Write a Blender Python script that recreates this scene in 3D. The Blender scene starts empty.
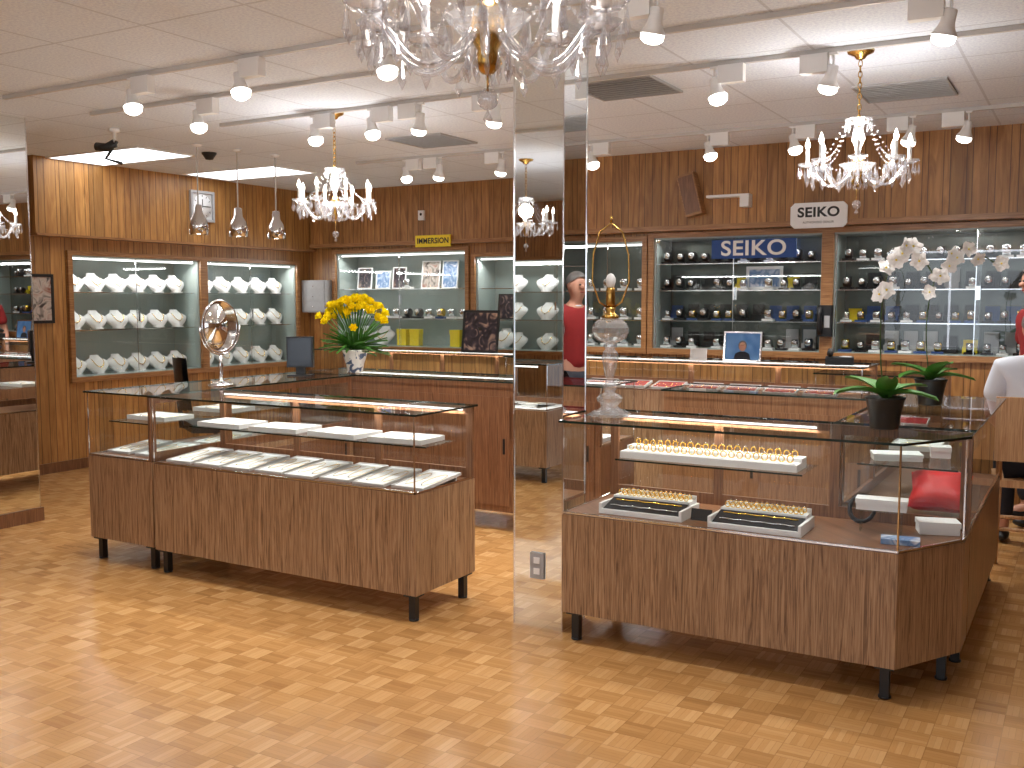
import bpy, math, random
from mathutils import Vector, Matrix
random.seed(7)
C=bpy.context.scene.collection
P=math.pi
# ------------------------------------------------------------ materials
def s(r,g,b):
    f=lambda c:(c/255/12.92 if c/255<=.04045 else ((c/255+.055)/1.055)**2.4)
    return (f(r),f(g),f(b),1)
class NT:
    def __init__(self,name):
        self.m=bpy.data.materials.new(name); self.m.use_nodes=True
        self.t=self.m.node_tree; self.n=self.t.nodes; self.l=self.t.links
        self.b=self.n['Principled BSDF']; self.out=self.n['Material Output']
    def add(self,typ,**kw):
        n=self.n.new(typ)
        for k,v in kw.items(): setattr(n,k,v)
        return n
    def put(self,sock,v):
        if isinstance(v,bpy.types.NodeSocket): self.l.new(v,sock)
        else: sock.default_value=v
    def math(self,op,a,b=None,c=None):
        n=self.add('ShaderNodeMath',operation=op)
        self.put(n.inputs[0],a)
        if b is not None: self.put(n.inputs[1],b)
        if c is not None: self.put(n.inputs[2],c)
        return n.outputs[0]
    def mix(self,f,a,b,bt='MIX'):
        n=self.add('ShaderNodeMix',data_type='RGBA',blend_type=bt)
        self.put(n.inputs[0],f); self.put(n.inputs[6],a); self.put(n.inputs[7],b)
        return n.outputs[2]
    def pos(self):
        g=self.add('ShaderNodeNewGeometry'); x=self.add('ShaderNodeSeparateXYZ')
        self.l.new(g.outputs['Position'],x.inputs[0]); return x.outputs[0],x.outputs[1],x.outputs[2]
    def objc(self):
        g=self.add('ShaderNodeTexCoord'); x=self.add('ShaderNodeSeparateXYZ')
        self.l.new(g.outputs['Object'],x.inputs[0]); return x.outputs[0],x.outputs[1],x.outputs[2]
    def comb(self,x,y,z):
        n=self.add('ShaderNodeCombineXYZ')
        self.put(n.inputs[0],x);self.put(n.inputs[1],y);self.put(n.inputs[2],z); return n.outputs[0]
    def noise(self,vec,scale,detail=3,dist=0,rough=.5):
        n=self.add('ShaderNodeTexNoise'); 
        if vec is not None: self.l.new(vec,n.inputs['Vector'])
        n.inputs['Scale'].default_value=scale;n.inputs['Detail'].default_value=detail
        n.inputs['Distortion'].default_value=dist;n.inputs['Roughness'].default_value=rough
        return n.outputs['Fac']
    def white(self,vec):
        n=self.add('ShaderNodeTexWhiteNoise',noise_dimensions='3D'); self.l.new(vec,n.inputs['Vector']); return n.outputs['Value']
    def ramp(self,f,stops):
        n=self.add('ShaderNodeValToRGB'); self.l.new(f,n.inputs[0]); e=n.color_ramp.elements
        e[0].position,e[0].color=stops[0]; e[1].position,e[1].color=stops[-1]
        for p,c in stops[1:-1]:
            x=e.new(p); x.color=c
        return n.outputs[0]
    def bump(self,h,strength=.2,dist=.01):
        n=self.add('ShaderNodeBump'); n.inputs['Strength'].default_value=strength;n.inputs['Distance'].default_value=dist
        self.l.new(h,n.inputs['Height']); self.l.new(n.outputs[0],self.b.inputs['Normal'])
    def col(self,v): self.put(self.b.inputs['Base Color'],v)
    def set(self,**k):
        for a,v in k.items(): self.b.inputs[a.replace('_',' ')].default_value=v
        return self
def simple(name,c,rough=.5,metal=0,var=.1,scale=30,emis=0):
    t=NT(name); x=t.noise(t.comb(*t.objc()),scale)
    t.col(t.mix(x,tuple(v*(1-var) for v in c[:3])+(1,),tuple(min(1,v*(1+var)) for v in c[:3])+(1,)))
    t.set(Roughness=rough,Metallic=metal)
    if emis:
        t.b.inputs['Emission Color'].default_value=c; t.b.inputs['Emission Strength'].default_value=emis
    return t.m
def emit(name,c,st):
    t=NT(name); e=t.add('ShaderNodeEmission'); e.inputs[0].default_value=c; e.inputs[1].default_value=st
    t.l.new(e.outputs[0],t.out.inputs[0]); return t.m
def leafy(name,c,tr=.45):
    t=NT(name); d=t.add('ShaderNodeBsdfDiffuse'); d.inputs[0].default_value=c; t2=t.add('ShaderNodeBsdfTranslucent'); t2.inputs[0].default_value=c
    x=t.noise(t.comb(*t.objc()),20); cc=t.mix(x,tuple(v*.93 for v in c[:3])+(1,),c); t.l.new(cc,d.inputs[0]); t.l.new(cc,t2.inputs[0])
    m1=t.add('ShaderNodeMixShader'); m1.inputs[0].default_value=tr; t.l.new(d.outputs[0],m1.inputs[1]); t.l.new(t2.outputs[0],m1.inputs[2]); t.l.new(m1.outputs[0],t.out.inputs[0]); return t.m
def glassmat(name,tint,base=.03,rough=.0,k=.6,dif=0):
    t=NT(name); tr=t.add('ShaderNodeBsdfTransparent'); tr.inputs[0].default_value=tint
    g=t.add('ShaderNodeBsdfGlossy'); g.inputs['Roughness'].default_value=rough
    lw=t.add('ShaderNodeLayerWeight'); lw.inputs[0].default_value=.5
    f=t.math('MINIMUM',t.math('ADD',t.math('MULTIPLY',t.math('POWER',lw.outputs['Facing'],4.),k),base),.9)
    mx=t.add('ShaderNodeMixShader'); t.l.new(f,mx.inputs[0]); t.l.new(tr.outputs[0],mx.inputs[1]); t.l.new(g.outputs[0],mx.inputs[2])
    o=mx.outputs[0]
    if dif:
        d=t.add('ShaderNodeBsdfDiffuse'); d.inputs[0].default_value=(.95,.95,.97,1); t2=t.add('ShaderNodeBsdfTranslucent'); t2.inputs[0].default_value=(.95,.95,.97,1)
        m1=t.add('ShaderNodeMixShader'); t.l.new(d.outputs[0],m1.inputs[1]); t.l.new(t2.outputs[0],m1.inputs[2])
        m2=t.add('ShaderNodeMixShader'); m2.inputs[0].default_value=dif; t.l.new(o,m2.inputs[1]); t.l.new(m1.outputs[0],m2.inputs[2]); o=m2.outputs[0]
    t.l.new(o,t.out.inputs[0]); return t.m
def panelling(name,c1,c2,w=.145,bright=1.0):
    t=NT(name); X,Y,Z=t.pos(); u=t.math('ADD',X,Y); q=t.math('DIVIDE',u,w); i=t.math('FLOOR',q); fr=t.math('FRACT',q)
    r=t.white(t.comb(i,3.3,1.7)); r2=t.white(t.comb(i,7.3,4.7))
    g=t.noise(t.comb(t.math('MULTIPLY',u,14),t.math('MULTIPLY',i,3.1),t.math('MULTIPLY',Z,1.6)),1.6,5,1.2)
    c=t.ramp(g,[(.3,c1),(.7,c2)])
    br=t.math('MULTIPLY_ADD',r,.4,.78)
    c=t.mix(1.0,c,t.comb(br,br,br),'MULTIPLY')
    a=t.math('LESS_THAN',fr,.045)
    pp=t.math('MULTIPLY_ADD',r2,.5,.3); b=t.math('LESS_THAN',t.math('ABSOLUTE',t.math('SUBTRACT',fr,pp)),.02)
    gr=t.math('MAXIMUM',a,b)
    c=t.mix(t.math('MULTIPLY',gr,.75),c,s(64,38,20)); t.col(c); t.set(Roughness=.42)
    t.bump(t.math('SUBTRACT',1,gr),.5,.004); return t.m
def laminate(name,c1,c2,c3,axis='z',rough=.35):
    t=NT(name); X,Y,Z=t.pos(); u=t.math('ADD',X,Y)
    if axis=='z': v=t.comb(t.math('MULTIPLY',u,60),0.,t.math('MULTIPLY',Z,2.0))
    else: v=t.comb(t.math('MULTIPLY',X,2.),t.math('MULTIPLY',Y,2.),t.math('MULTIPLY',Z,40))
    g=t.noise(v,1.5,5,1.8,.62); h=t.noise(v,.22,2,1.2)
    c=t.ramp(g,[(.36,c1),(.5,c2),(.64,c3)]); c=t.mix(t.math('MULTIPLY',h,.3),c,c1); t.col(c); t.set(Roughness=rough); return t.m
M={}
M['panel']=panelling('wood_panelling',s(154,104,54),s(196,146,84))
M['panel_mid']=panelling('wood_panelling_mid',s(138,92,50),s(184,134,78))
M['panel_dark']=panelling('wood_panelling_dark',s(140,98,62),s(176,130,86))
M['lam']=laminate('walnut_laminate',s(106,78,54),s(162,126,94),s(188,154,120))
M['trimw']=laminate('oak_trim',s(134,92,54),s(164,118,74),s(184,138,92),'h')
M['redwood']=laminate('mahogany_back',s(92,60,40),s(122,82,56),s(144,102,72),'z',.3)
M['brownp']=laminate('brown_counter_panel',s(120,82,54),s(150,108,74),s(170,128,92),'z',.4)
M['tan']=laminate('tan_wood',s(170,120,80),s(200,155,110),s(214,172,128),'z',.5)
M['glass']=glassmat('clear_glass',(.97,.985,.98,1))
M['wglass']=glassmat('cabinet_door_glass',(.95,.97,.965,1),.07,0,.7)
M['gtop']=glassmat('glass_top',(.93,.97,.96,1),.05)
M['crystal']=glassmat('crystal',(.96,.96,.98,1),.24,.04,.6,.07)
M['cutglass']=glassmat('cut_glass',(.95,.96,.98,1),.28,.03,.7,.12)
M['gedge']=simple('glass_edge_dark',s(20,40,36),.15)
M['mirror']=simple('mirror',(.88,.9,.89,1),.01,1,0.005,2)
M['chrome']=simple('chrome',(.75,.75,.77,1),.12,1,.03)
M['black']=simple('black_metal',s(24,24,26),.4)
M['white']=simple('white_paint',s(238,238,238),.5,0,.03)
M['velvet']=simple('white_velvet',s(240,240,240),.8,0,.02)
M['tedge']=simple('tray_edge',s(200,198,196),.6,0,.03)
M['grey']=simple('grey_paper',s(170,170,172),.7)
M['brass']=simple('brass',s(190,150,80),.25,1)
M['gold']=simple('gold',s(255,205,90),.2,1,.05)
M['blackv']=simple('black_velvet',s(18,18,24),.8)
M['blue']=simple('blue_card',s(44,74,130),.5)
M['signblue']=simple('sign_blue',s(24,70,140),.5)
M['red']=simple('red_satin',s(226,14,22),.5)
M['dred']=simple('dark_red_velvet',s(150,24,30),.7)
M['yellow']=simple('yellow_card',s(248,220,40),.5)
M['bulb']=emit('bulb_warm',(1,.92,.8,1),12)
M['spotb']=emit('spot_bulb',(1,.95,.86,1),10)
M['tube']=emit('fluorescent',(1,.98,.95,1),3)
M['troffer']=emit('troffer_lens',(.97,.98,1,1),4)
M['pale']=simple('pale_cabinet_back',s(158,170,166),.3,0,.06,3)
M['backm']=simple('grey_cabinet_back',s(98,106,102),.25,.2,.3,5)
M['leaf']=simple('leaf_green',s(64,120,36),.55,0,.3,12)
M['petaly']=leafy('yellow_petal',s(254,230,30),.35)
M['petalw']=leafy('white_petal',s(255,255,255),.25)
M['stem']=simple('stem',s(60,80,35),.6)
M['skin']=simple('skin',s(196,144,122),.55,0,.05,10)
M['hair']=simple('grey_hair',s(112,108,106),.85,0,.35,60)
M['shirt']=simple('white_shirt',s(222,228,240),.8,0,.03)
M['vest']=simple('red_vest',s(140,28,30),.8)
M['trous']=simple('dark_trousers',s(40,42,52),.85)
t=NT('patterned_pot'); x=t.noise(t.comb(*t.objc()),22,2,1); t.col(t.ramp(x,[(.5,s(235,235,230)),(.56,s(90,110,140))])); t.set(Roughness=.25); M['potw']=t.m
# parquet
t=NT('parquet_floor'); X,Y,Z=t.pos(); S=.106
qx=t.math('DIVIDE',X,S); qy=t.math('DIVIDE',Y,S); i=t.math('FLOOR',qx); j=t.math('FLOOR',qy)
par=t.math('FLOORED_MODULO',t.math('ADD',i,j),2.0)
fx=t.math('FRACT',qx); fy=t.math('FRACT',qy)
a=t.math('ADD',t.math('MULTIPLY',par,fx),t.math('MULTIPLY',t.math('SUBTRACT',1.,par),fy))
b=t.math('ADD',t.math('MULTIPLY',par,fy),t.math('MULTIPLY',t.math('SUBTRACT',1.,par),fx))
k=t.math('FLOOR',t.math('MULTIPLY',a,5.)); fk=t.math('FRACT',t.math('MULTIPLY',a,5.))
r=t.white(t.comb(i,j,k)); rt=t.white(t.comb(i,j,9.5))
gr=t.noise(t.comb(t.math('MULTIPLY',a,8.),t.math('MULTIPLY',b,1.2),t.math('MULTIPLY_ADD',i,3.1,t.math('MULTIPLY',j,1.7))),3,3)
f=t.math('ADD',t.math('ADD',t.math('MULTIPLY',r,.30),t.math('MULTIPLY',rt,.30)),t.math('ADD',t.math('MULTIPLY',gr,.22),t.math('MULTIPLY',par,.18)))
c=t.ramp(f,[(.05,s(156,110,62)),(.5,s(188,140,86)),(.95,s(212,168,114))])
e1=t.math('LESS_THAN',fk,.10); e2=t.math('MAXIMUM',t.math('LESS_THAN',fx,.03),t.math('LESS_THAN',fy,.03))
c=t.mix(t.math('MAXIMUM',t.math('MULTIPLY',e1,.22),t.math('MULTIPLY',e2,.36)),c,s(110,70,36)); t.col(c)
t.put(t.b.inputs['Roughness'],t.math('MULTIPLY_ADD',t.noise(t.comb(X,Y,Z),3),.15,.15)); M['floor']=t.m
# ceiling
t=NT('ceiling_tiles'); X,Y,Z=t.pos()
fx=t.math('FRACT',t.math('DIVIDE',X,.61)); fy=t.math('FRACT',t.math('DIVIDE',Y,.61))
e=t.math('MAXIMUM',t.math('LESS_THAN',fx,.024),t.math('LESS_THAN',fy,.024))
n=t.noise(t.comb(X,Y,Z),70,4,0,.7)
wn=t.white(t.comb(t.math('FLOOR',t.math('DIVIDE',X,.61)),t.math('FLOOR',t.math('DIVIDE',Y,.61)),0.))
c=t.ramp(n,[(.35,s(214,222,240)),(.6,s(238,246,255))]); c=t.mix(t.math('MULTIPLY',wn,.10),c,s(190,198,214)); c=t.mix(t.math('MULTIPLY',e,.34),c,s(150,152,164)); t.col(c); t.set(Roughness=.9)
t.bump(n,.3,.004); M['ceil']=t.m
def picmat(name,cols,scale):
    t=NT(name); x=t.noise(t.comb(*t.objc()),scale,1,2); st=[(i/(len(cols)-1)*.4+.3,c) for i,c in enumerate(cols)]
    t.col(t.ramp(x,st)); t.set(Roughness=.3); return t.m
M['pic1']=picmat('photo_print',[s(60,50,50),s(200,190,180),s(150,90,70)],9)
M['pic2']=picmat('blue_print',[s(200,215,235),s(90,130,180),s(240,240,245)],9)
M['pic3']=picmat('dark_print',[s(20,20,26),s(60,50,60),s(190,160,140)],8)
M['screen']=simple('dark_screen',s(28,32,40),.15)
M['picb']=picmat('portrait_backdrop',[s(60,120,190),s(110,160,215)],5)
# ------------------------------------------------------------ mesh builder
class MB:
    def __init__(self): self.v=[];self.f=[];self.mi=[];self.sm=[];self.mats=[]
    def add(self,vs,fs,mat,smooth=False,T=None):
        if mat not in self.mats: self.mats.append(mat)
        o=len(self.v); k=self.mats.index(mat)
        if T is not None: vs=[T@Vector(v) for v in vs]
        self.v+= [tuple(v) for v in vs]
        for f in fs: self.f.append([i+o for i in f]); self.mi.append(k); self.sm.append(smooth)
        return self
    def box(self,x0,x1,y0,y1,z0,z1,mat,T=None):
        v=[(x,y,z) for z in(z0,z1) for y in(y0,y1) for x in(x0,x1)]
        return self.add(v,[(0,2,3,1),(4,5,7,6),(0,1,5,4),(2,6,7,3),(0,4,6,2),(1,3,7,5)],mat,False,T)
    def vq(self,x0,x1,y,z0,z1,mat,T=None): return self.add([(x0,y,z0),(x1,y,z0),(x1,y,z1),(x0,y,z1)],[(0,1,2,3)],mat,False,T)
    def hq(self,x0,x1,y0,y1,z,mat,T=None): return self.add([(x0,y0,z),(x1,y0,z),(x1,y1,z),(x0,y1,z)],[(0,1,2,3)],mat,False,T)
    def prism(self,poly,z0,z1,mat,T=None):
        n=len(poly); v=[(x,y,z0) for x,y in poly]+[(x,y,z1) for x,y in poly]
        f=[list(range(n-1,-1,-1)),list(range(n,2*n))]+[(i,(i+1)%n,(i+1)%n+n,i+n) for i in range(n)]
        return self.add(v,f,mat,False,T)
    def lathe(self,prof,mat,n=16,c=(0,0,0),sx=1,sy=1,T=None,smooth=True):
        v=[];f=[];m=len(prof)
        for r,z in prof:
            for i in range(n):
                a=2*P*i/n; v.append((c[0]+r*sx*math.cos(a),c[1]+r*sy*math.sin(a),c[2]+z))
        for j in range(m-1):
            for i in range(n): f.append((j*n+i,j*n+(i+1)%n,(j+1)*n+(i+1)%n,(j+1)*n+i))
        f.append(list(range(n-1,-1,-1))); f.append([ (m-1)*n+i for i in range(n)])
        return self.add(v,f,mat,smooth,T)
    def tube(self,pts,r,mat,n=8,closed=False,smooth=True,T=None):
        pts=[Vector(p) for p in pts]; m=len(pts); v=[];f=[]
        prev=None
        for i,p in enumerate(pts):
            if closed: t=pts[(i+1)%m]-pts[i-1]
            else: t=pts[min(i+1,m-1)]-pts[max(i-1,0)]
            t.normalize()
            if prev is None:
                up=Vector((0,0,1)) if abs(t.z)<.9 else Vector((1,0,0)); a=t.cross(up).normalized()
            else:
                a=(prev-t*prev.dot(t)); a=a.normalized() if a.length>1e-6 else t.orthogonal().normalized()
            prev=a; b=t.cross(a); rr=r[i] if isinstance(r,(list,tuple)) else r
            for k in range(n):
                an=2*P*k/n; v.append(p+a*math.cos(an)*rr+b*math.sin(an)*rr)
        for i in range(m if closed else m-1):
            j=(i+1)%m
            for k in range(n): f.append((i*n+k,i*n+(k+1)%n,j*n+(k+1)%n,j*n+k))
        if not closed: f.append(list(range(n-1,-1,-1))); f.append([(m-1)*n+k for k in range(n)])
        return self.add(v,f,mat,smooth,T)
    def sphere(self,c,r,mat,nu=12,nv=8,T=None,smooth=True):
        if not isinstance(r,tuple): r=(r,r,r)
        v=[];f=[]
        for j in range(1,nv):
            th=P*j/nv
            for i in range(nu):
                a=2*P*i/nu; v.append((c[0]+r[0]*math.sin(th)*math.cos(a),c[1]+r[1]*math.sin(th)*math.sin(a),c[2]+r[2]*math.cos(th)))
        for j in range(nv-2):
            for i in range(nu): f.append((j*nu+i,(j+1)*nu+i,(j+1)*nu+(i+1)%nu,j*nu+(i+1)%nu))
        t=len(v); v.append((c[0],c[1],c[2]+r[2])); v.append((c[0],c[1],c[2]-r[2]))
        for i in range(nu): f.append((t,i,(i+1)%nu)); f.append((t+1,(nv-2)*nu+(i+1)%nu,(nv-2)*nu+i))
        return self.add(v,f,mat,smooth,T)
    def drop(self,c,r,h,mat,n=6,top=.3):
        v=[(c[0],c[1],c[2]),(c[0],c[1],c[2]-h)]+[(c[0]+r*math.cos(2*P*i/n),c[1]+r*math.sin(2*P*i/n),c[2]-h*(1-top)) for i in range(n)]
        f=[(0,2+i,2+(i+1)%n) for i in range(n)]+[(1,2+(i+1)%n,2+i) for i in range(n)]
        return self.add(v,f,mat,False)
    def grid(self,fn,nu,nv,mat,smooth=True,T=None):
        v=[fn(i/nu,j/nv) for j in range(nv+1) for i in range(nu+1)]
        f=[(j*(nu+1)+i,j*(nu+1)+i+1,(j+1)*(nu+1)+i+1,(j+1)*(nu+1)+i) for j in range(nv) for i in range(nu)]
        return self.add(v,f,mat,smooth,T)
    def text(self,body,size,mat,T,ext=.002,bold=0,sx=1):
        c=bpy.data.curves.new('t','FONT'); c.body=body; c.size=size; c.extrude=ext; c.align_x='CENTER'; c.align_y='CENTER'; c.offset=bold; c.space_character=1.05
        o=bpy.data.objects.new('t',c); C.objects.link(o); bpy.context.view_layer.update()
        me=bpy.data.meshes.new_from_object(o.evaluated_get(bpy.context.evaluated_depsgraph_get()))
        self.add([(v.co.x*sx,v.co.y,v.co.z) for v in me.vertices],[list(p.vertices) for p in me.polygons],mat,False,T)
        bpy.data.objects.remove(o); bpy.data.curves.remove(c); bpy.data.meshes.remove(me); return self
    def obj(self,name,origin=(0,0,0),bevel=0):
        me=bpy.data.meshes.new(name); o3=Vector(origin)
        me.from_pydata([tuple(Vector(v)-o3) for v in self.v],[],self.f)
        for m in self.mats: me.materials.append(m)
        me.polygons.foreach_set('material_index',self.mi); me.polygons.foreach_set('use_smooth',self.sm); me.update()
        o=bpy.data.objects.new(name,me); C.objects.link(o)
        if name in ('crystal_drops','crystal_fringe'): o['kind']='stuff'
        return o
def tag(o,label,cat,group=None):
    o['label']=label; o['category']=cat
    if group: o['group']=group
    return o
def thing(name,parts,label,cat,loc=None,rot=0,origin=(0,0,0),group=None):
    if loc is None: loc=origin
    if len(parts)==1 and (len(parts[0])<3 or not parts[0][2]):
        r=parts[0][1].obj(name,origin)
    else:
        r=bpy.data.objects.new(name,None); r.empty_display_size=.1; C.objects.link(r)
        for p in parts:
            o=p[1].obj(p[0],origin); o.parent=r
            if len(p)>3 and p[3]: o['label']=p[3]
            if len(p)>2 and p[2]:
                for q in p[2]:
                    c=q[1].obj(q[0],origin); c.parent=o
    r.location=loc; r.rotation_euler=(0,0,rot) if not isinstance(rot,tuple) else rot
    return tag(r,label,cat,group)
def dup(src,loc,rot=0,label=None,parent=None,sc=None):
    o=src.copy(); C.objects.link(o)
    if parent is None:
        o.location=loc; o.rotation_euler=(0,0,rot) if not isinstance(rot,tuple) else rot
        if label: o['label']=label
    else: o.parent=parent
    for c in src.children:
        dup(c,None,parent=o)
    return o
def light(name,typ,loc,energy,color=(1,1,1),rot=(0,0,0),parent=None,**k):
    l=bpy.data.lights.new(name,typ); l.energy=energy; l.color=color
    for a,v in k.items(): setattr(l,a,v)
    o=bpy.data.objects.new(name,l); C.objects.link(o); o.location=loc; o.rotation_euler=rot
    if parent: o.parent=parent
    return o
def struct(o): o['kind']='structure'; return o
# ------------------------------------------------------------ camera
cam=bpy.data.cameras.new('camera'); co=bpy.data.objects.new('camera',cam); C.objects.link(co)
cam.sensor_width=36; cam.lens=995/1024*36; cam.clip_start=.05
co.location=(0,0,1.5); co.rotation_euler=(math.radians(90-4.83),0,math.radians(30.2))
bpy.context.scene.camera=co
# ------------------------------------------------------------ shell
XL,XR,YF,YB,YB2,H=-7.76,3.0,-3.0,7.85,8.70,2.70
struct(MB().box(XL-.6,XR+.2,YF-.6,YB2+.6,-.1,0,M['floor']).obj('floor'))
struct(MB().box(XL-.6,XR+.2,YF-.6,YB2+.6,H,H+.1,M['ceil']).obj('ceiling'))
def wall(name,u0,u1,ops,loc,rot,mat,th=.1):
    mb=MB(); us=sorted(set([u0,u1]+[o[0] for o in ops]+[o[1] for o in ops]))
    for a,b in zip(us[:-1],us[1:]):
        op=[o for o in ops if o[0]<=a+1e-6 and o[1]>=b-1e-6]
        if op:
            mb.box(a,b,0,th,0,op[0][2],mat); mb.box(a,b,0,th,op[0][3],H,mat)
        else: mb.box(a,b,0,th,0,H,mat)
    o=mb.obj(name); o.location=loc; o.rotation_euler=(0,0,rot); return struct(o)
WL=[(5.63,7.10,.80,1.90),(7.17,8.50,.80,1.90)]
WB=[(-7.34,-5.60,.98,2.02),(-5.50,-4.50,.98,1.95)]
WR=[(-3.95,-3.28,1.08,2.0),(-3.20,-1.80,1.08,2.02),(-1.73,.30,1.08,2.02)]
WFR=(4.2,7.2,.85,2.0)
wall('wall_left',YF,YB2,WL,(XL,0,0),P/2,M['panel'])
wall('wall_back',XL-.1,-4.25,WB,(0,YB2,0),0,M['panel_mid'])
wall('wall_back_step',-4.25,XR,WR,(0,YB,0),0,M['panel_mid'])
struct(MB().box(-4.35,-4.252,YB,YB2,0,H,M['panel_mid']).obj('wall_return'))
wall('wall_right',-YB,-YF,[],(XR,0,0),-P/2,M['panel_dark'])
WINS=[(-.4,2.4),(-3.4,-.9)]
wall('wall_front',-XR,-XL,[(-b,-a,.4,2.35) for a,b in WINS]+[WFR],(0,YF,0),P,M['panel_dark'])
for i,(a,b) in enumerate(WINS):
    mb=MB()
    for x in (a,(a+b)/2-.02,b-.04): mb.box(x,x+.04,YF-.06,YF-.02,.4,2.35,M['chrome'])
    mb.box(a,b,YF-.06,YF-.02,.4,.44,M['chrome']); mb.box(a,b,YF-.06,YF-.02,2.31,2.35,M['chrome'])
    struct(mb.obj('window_%d'%(i+1)))
# trims
struct(MB().box(XL,XL+.10,5.25,YB2,2.06,H,M['panel']).box(XL,XL+.12,5.25,YB2,2.04,2.06,M['trimw']).obj('trim_1'))
struct(MB().box(-4.25,XR,YB-.12,YB,2.10,H,M['panel_mid']).box(-4.25,XR,YB-.15,YB,2.06,2.10,M['trimw']).obj('trim_2'))
struct(MB().box(XL+.12,-4.35,YB2-.08,YB2,2.12,H,M['panel_mid']).box(XL+.12,-4.35,YB2-.1,YB2,2.08,2.12,M['trimw']).obj('trim_3'))
struct(MB().box(XL,XL+.015,YF,YB2,0,.09,M['redwood']).obj('baseboard_left'))
struct(MB().box(XL+.02,-4.35,YB2-.015,YB2,0,.09,M['redwood']).obj('baseboard_back'))
# mirrored columns
def column(x0,x1,y0,y1,label,base=.0):
    o=((x0+x1)/2,(y0+y1)/2,0); parts=[]
    parts.append(('mirror_cladding',MB().box(x0,x1,y0,y1,base,H,M['mirror'])))
    e=MB()
    for x in(x0,x1):
        for y in(y0,y1): e.box(x-.003,x+.003,y-.003,y+.003,base,H,M['chrome'])
    parts.append(('edge_trim',e))
    if base: parts.append(('plinth',MB().box(x0-.015,x1+.015,y0-.015,y1+.015,0,base,M['redwood'])))
    return thing('column',parts,label,'column',origin=o)
column(-2.27,-2.02,3.92,4.15,'square column clad in floor-to-ceiling mirror beside the showcase')
column(-6.65,-6.15,3.65,4.17,'wide mirrored column on a dark wooden plinth',.09)
op=MB().box(-2.18,-2.11,3.910,3.917,.23,.35,M['grey'])
thing('power_outlet',[('cover_plate',op)]+[('socket',MB().box(-2.16,-2.13,3.906,3.910,z-.014,z+.014,M['white'])) for z in (.265,.315)],'pale power outlet on the mirrored column','outlet',origin=(-2.145,3.91,.29))
# ------------------------------------------------------------ wall display cabinets
def wallcase(u0,u1,z0,z1,loc,rot,shelves,label,back,depth=.38,tube=True,group=None,pw=5):
    g=.004; w=u1-u0; a=u0+g; b=u1-g; z0+=g; z1-=g
    parts=[('back_panel',MB().box(a,b,depth-.015,depth,z0,z1,back))]
    sh=MB().box(a,a+.015,0,depth-.016,z0,z1,M['pale']).box(b-.015,b,0,depth-.016,z0,z1,M['pale']).box(a+.015,b-.015,0,depth-.016,z0,z0+.015,M['pale']).box(a+.015,b-.015,0,depth-.016,z1-.015,z1,M['pale'])
    parts.append(('carcass',sh))
    for z in shelves: parts.append(('glass_shelf',MB().hq(a+.016,b-.016,.05,depth-.017,z-.001,M['gtop']).box(a+.016,b-.016,.045,.05,z-.008,z,M['chrome'])))
    f=MB(); W=.035
    f.box(u0-W,u0+.01,-.03,-.001,z0-W,z1+W,M['trimw']).box(u1-.01,u1+W,-.03,-.001,z0-W,z1+W,M['trimw'])
    f.box(u0+.01,u1-.01,-.03,-.001,z1-.005,z1+W,M['trimw']).box(u0+.01,u1-.01,-.03,-.001,z0-W,z0+.012,M['trimw'])
    parts.append(('frame',f))
    m=(a+b)/2
    for q,(p0,p1,yy) in enumerate([(a+.016,m+.02,.012),(m-.02,b-.016,.024)]):
        parts.append(('sliding_door',MB().vq(p0,p1,yy,z0+.016,z1-.016,M['wglass']).box(p0,p0+.006,yy-.003,yy+.003,z0+.016,z1-.016,M['chrome']),[('handle',MB().box((p1-.035 if q==0 else p0+.02),(p1-.02 if q==0 else p0+.035),yy-.006,yy-.001,(z0+z1)/2-.05,(z0+z1)/2+.05,M['chrome']))]))
    if tube: parts.append(('light_tube',MB().tube([(a+.03,.06,z1-.03),(b-.03,.06,z1-.03)],.008,M['tube'],8)))
    o=thing('display_cabinet',parts,label,'display cabinet',loc=loc,rot=rot,group=group)
    light('cabinet_light','AREA',((a+b)/2,.08,z1-.05),pw*w,(1,.98,.96),(math.radians(-25),0,0),o,shape='RECTANGLE',size=w*.9,size_y=.04)
    T=Matrix.Translation(Vector(loc))@Matrix.Rotation(rot,4,'Z')
    return lambda x,y,z:(T@Vector((x,y,z)))
ls=[1.23,1.57]
WF=[]
for o in WL: WF.append(wallcase(*o,(XL,0,0),P/2,ls,'wood-framed lit wall cabinet filled with white necklace busts',M['pale'],group='lit necklace cabinets'))
WF2=[wallcase(*WB[0],(0,YB2,0),0,[1.30,1.62],'lit wall cabinet with glass shelves of watches and busts',M['pale']),
     wallcase(*WB[1],(0,YB2,0),0,[1.30,1.62],'lit wall cabinet with pictures and necklace busts',M['pale'])]
WF3=[wallcase(*WR[0],(0,YB,0),0,[1.33,1.58],'narrow wall cabinet with glass shelves',M['backm'],pw=2),
     wallcase(*WR[1],(0,YB,0),0,[1.33,1.58,1.8],'watch cabinet with glass shelves and blue boxes',M['backm'],pw=2.2,tube=False),
     wallcase(*WR[2],(0,YB,0),0,[1.33,1.58,1.8],'wide watch cabinet with dark displays',M['backm'],pw=2.2,tube=False)]
WF4=wallcase(*WFR,(0,YF,0),P,[1.25,1.6],'long lit wall cabinet added to brighten the reflection in the mirrored column',M['pale'],pw=6)  # added behind the camera so the column mirror reflects something lit
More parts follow.
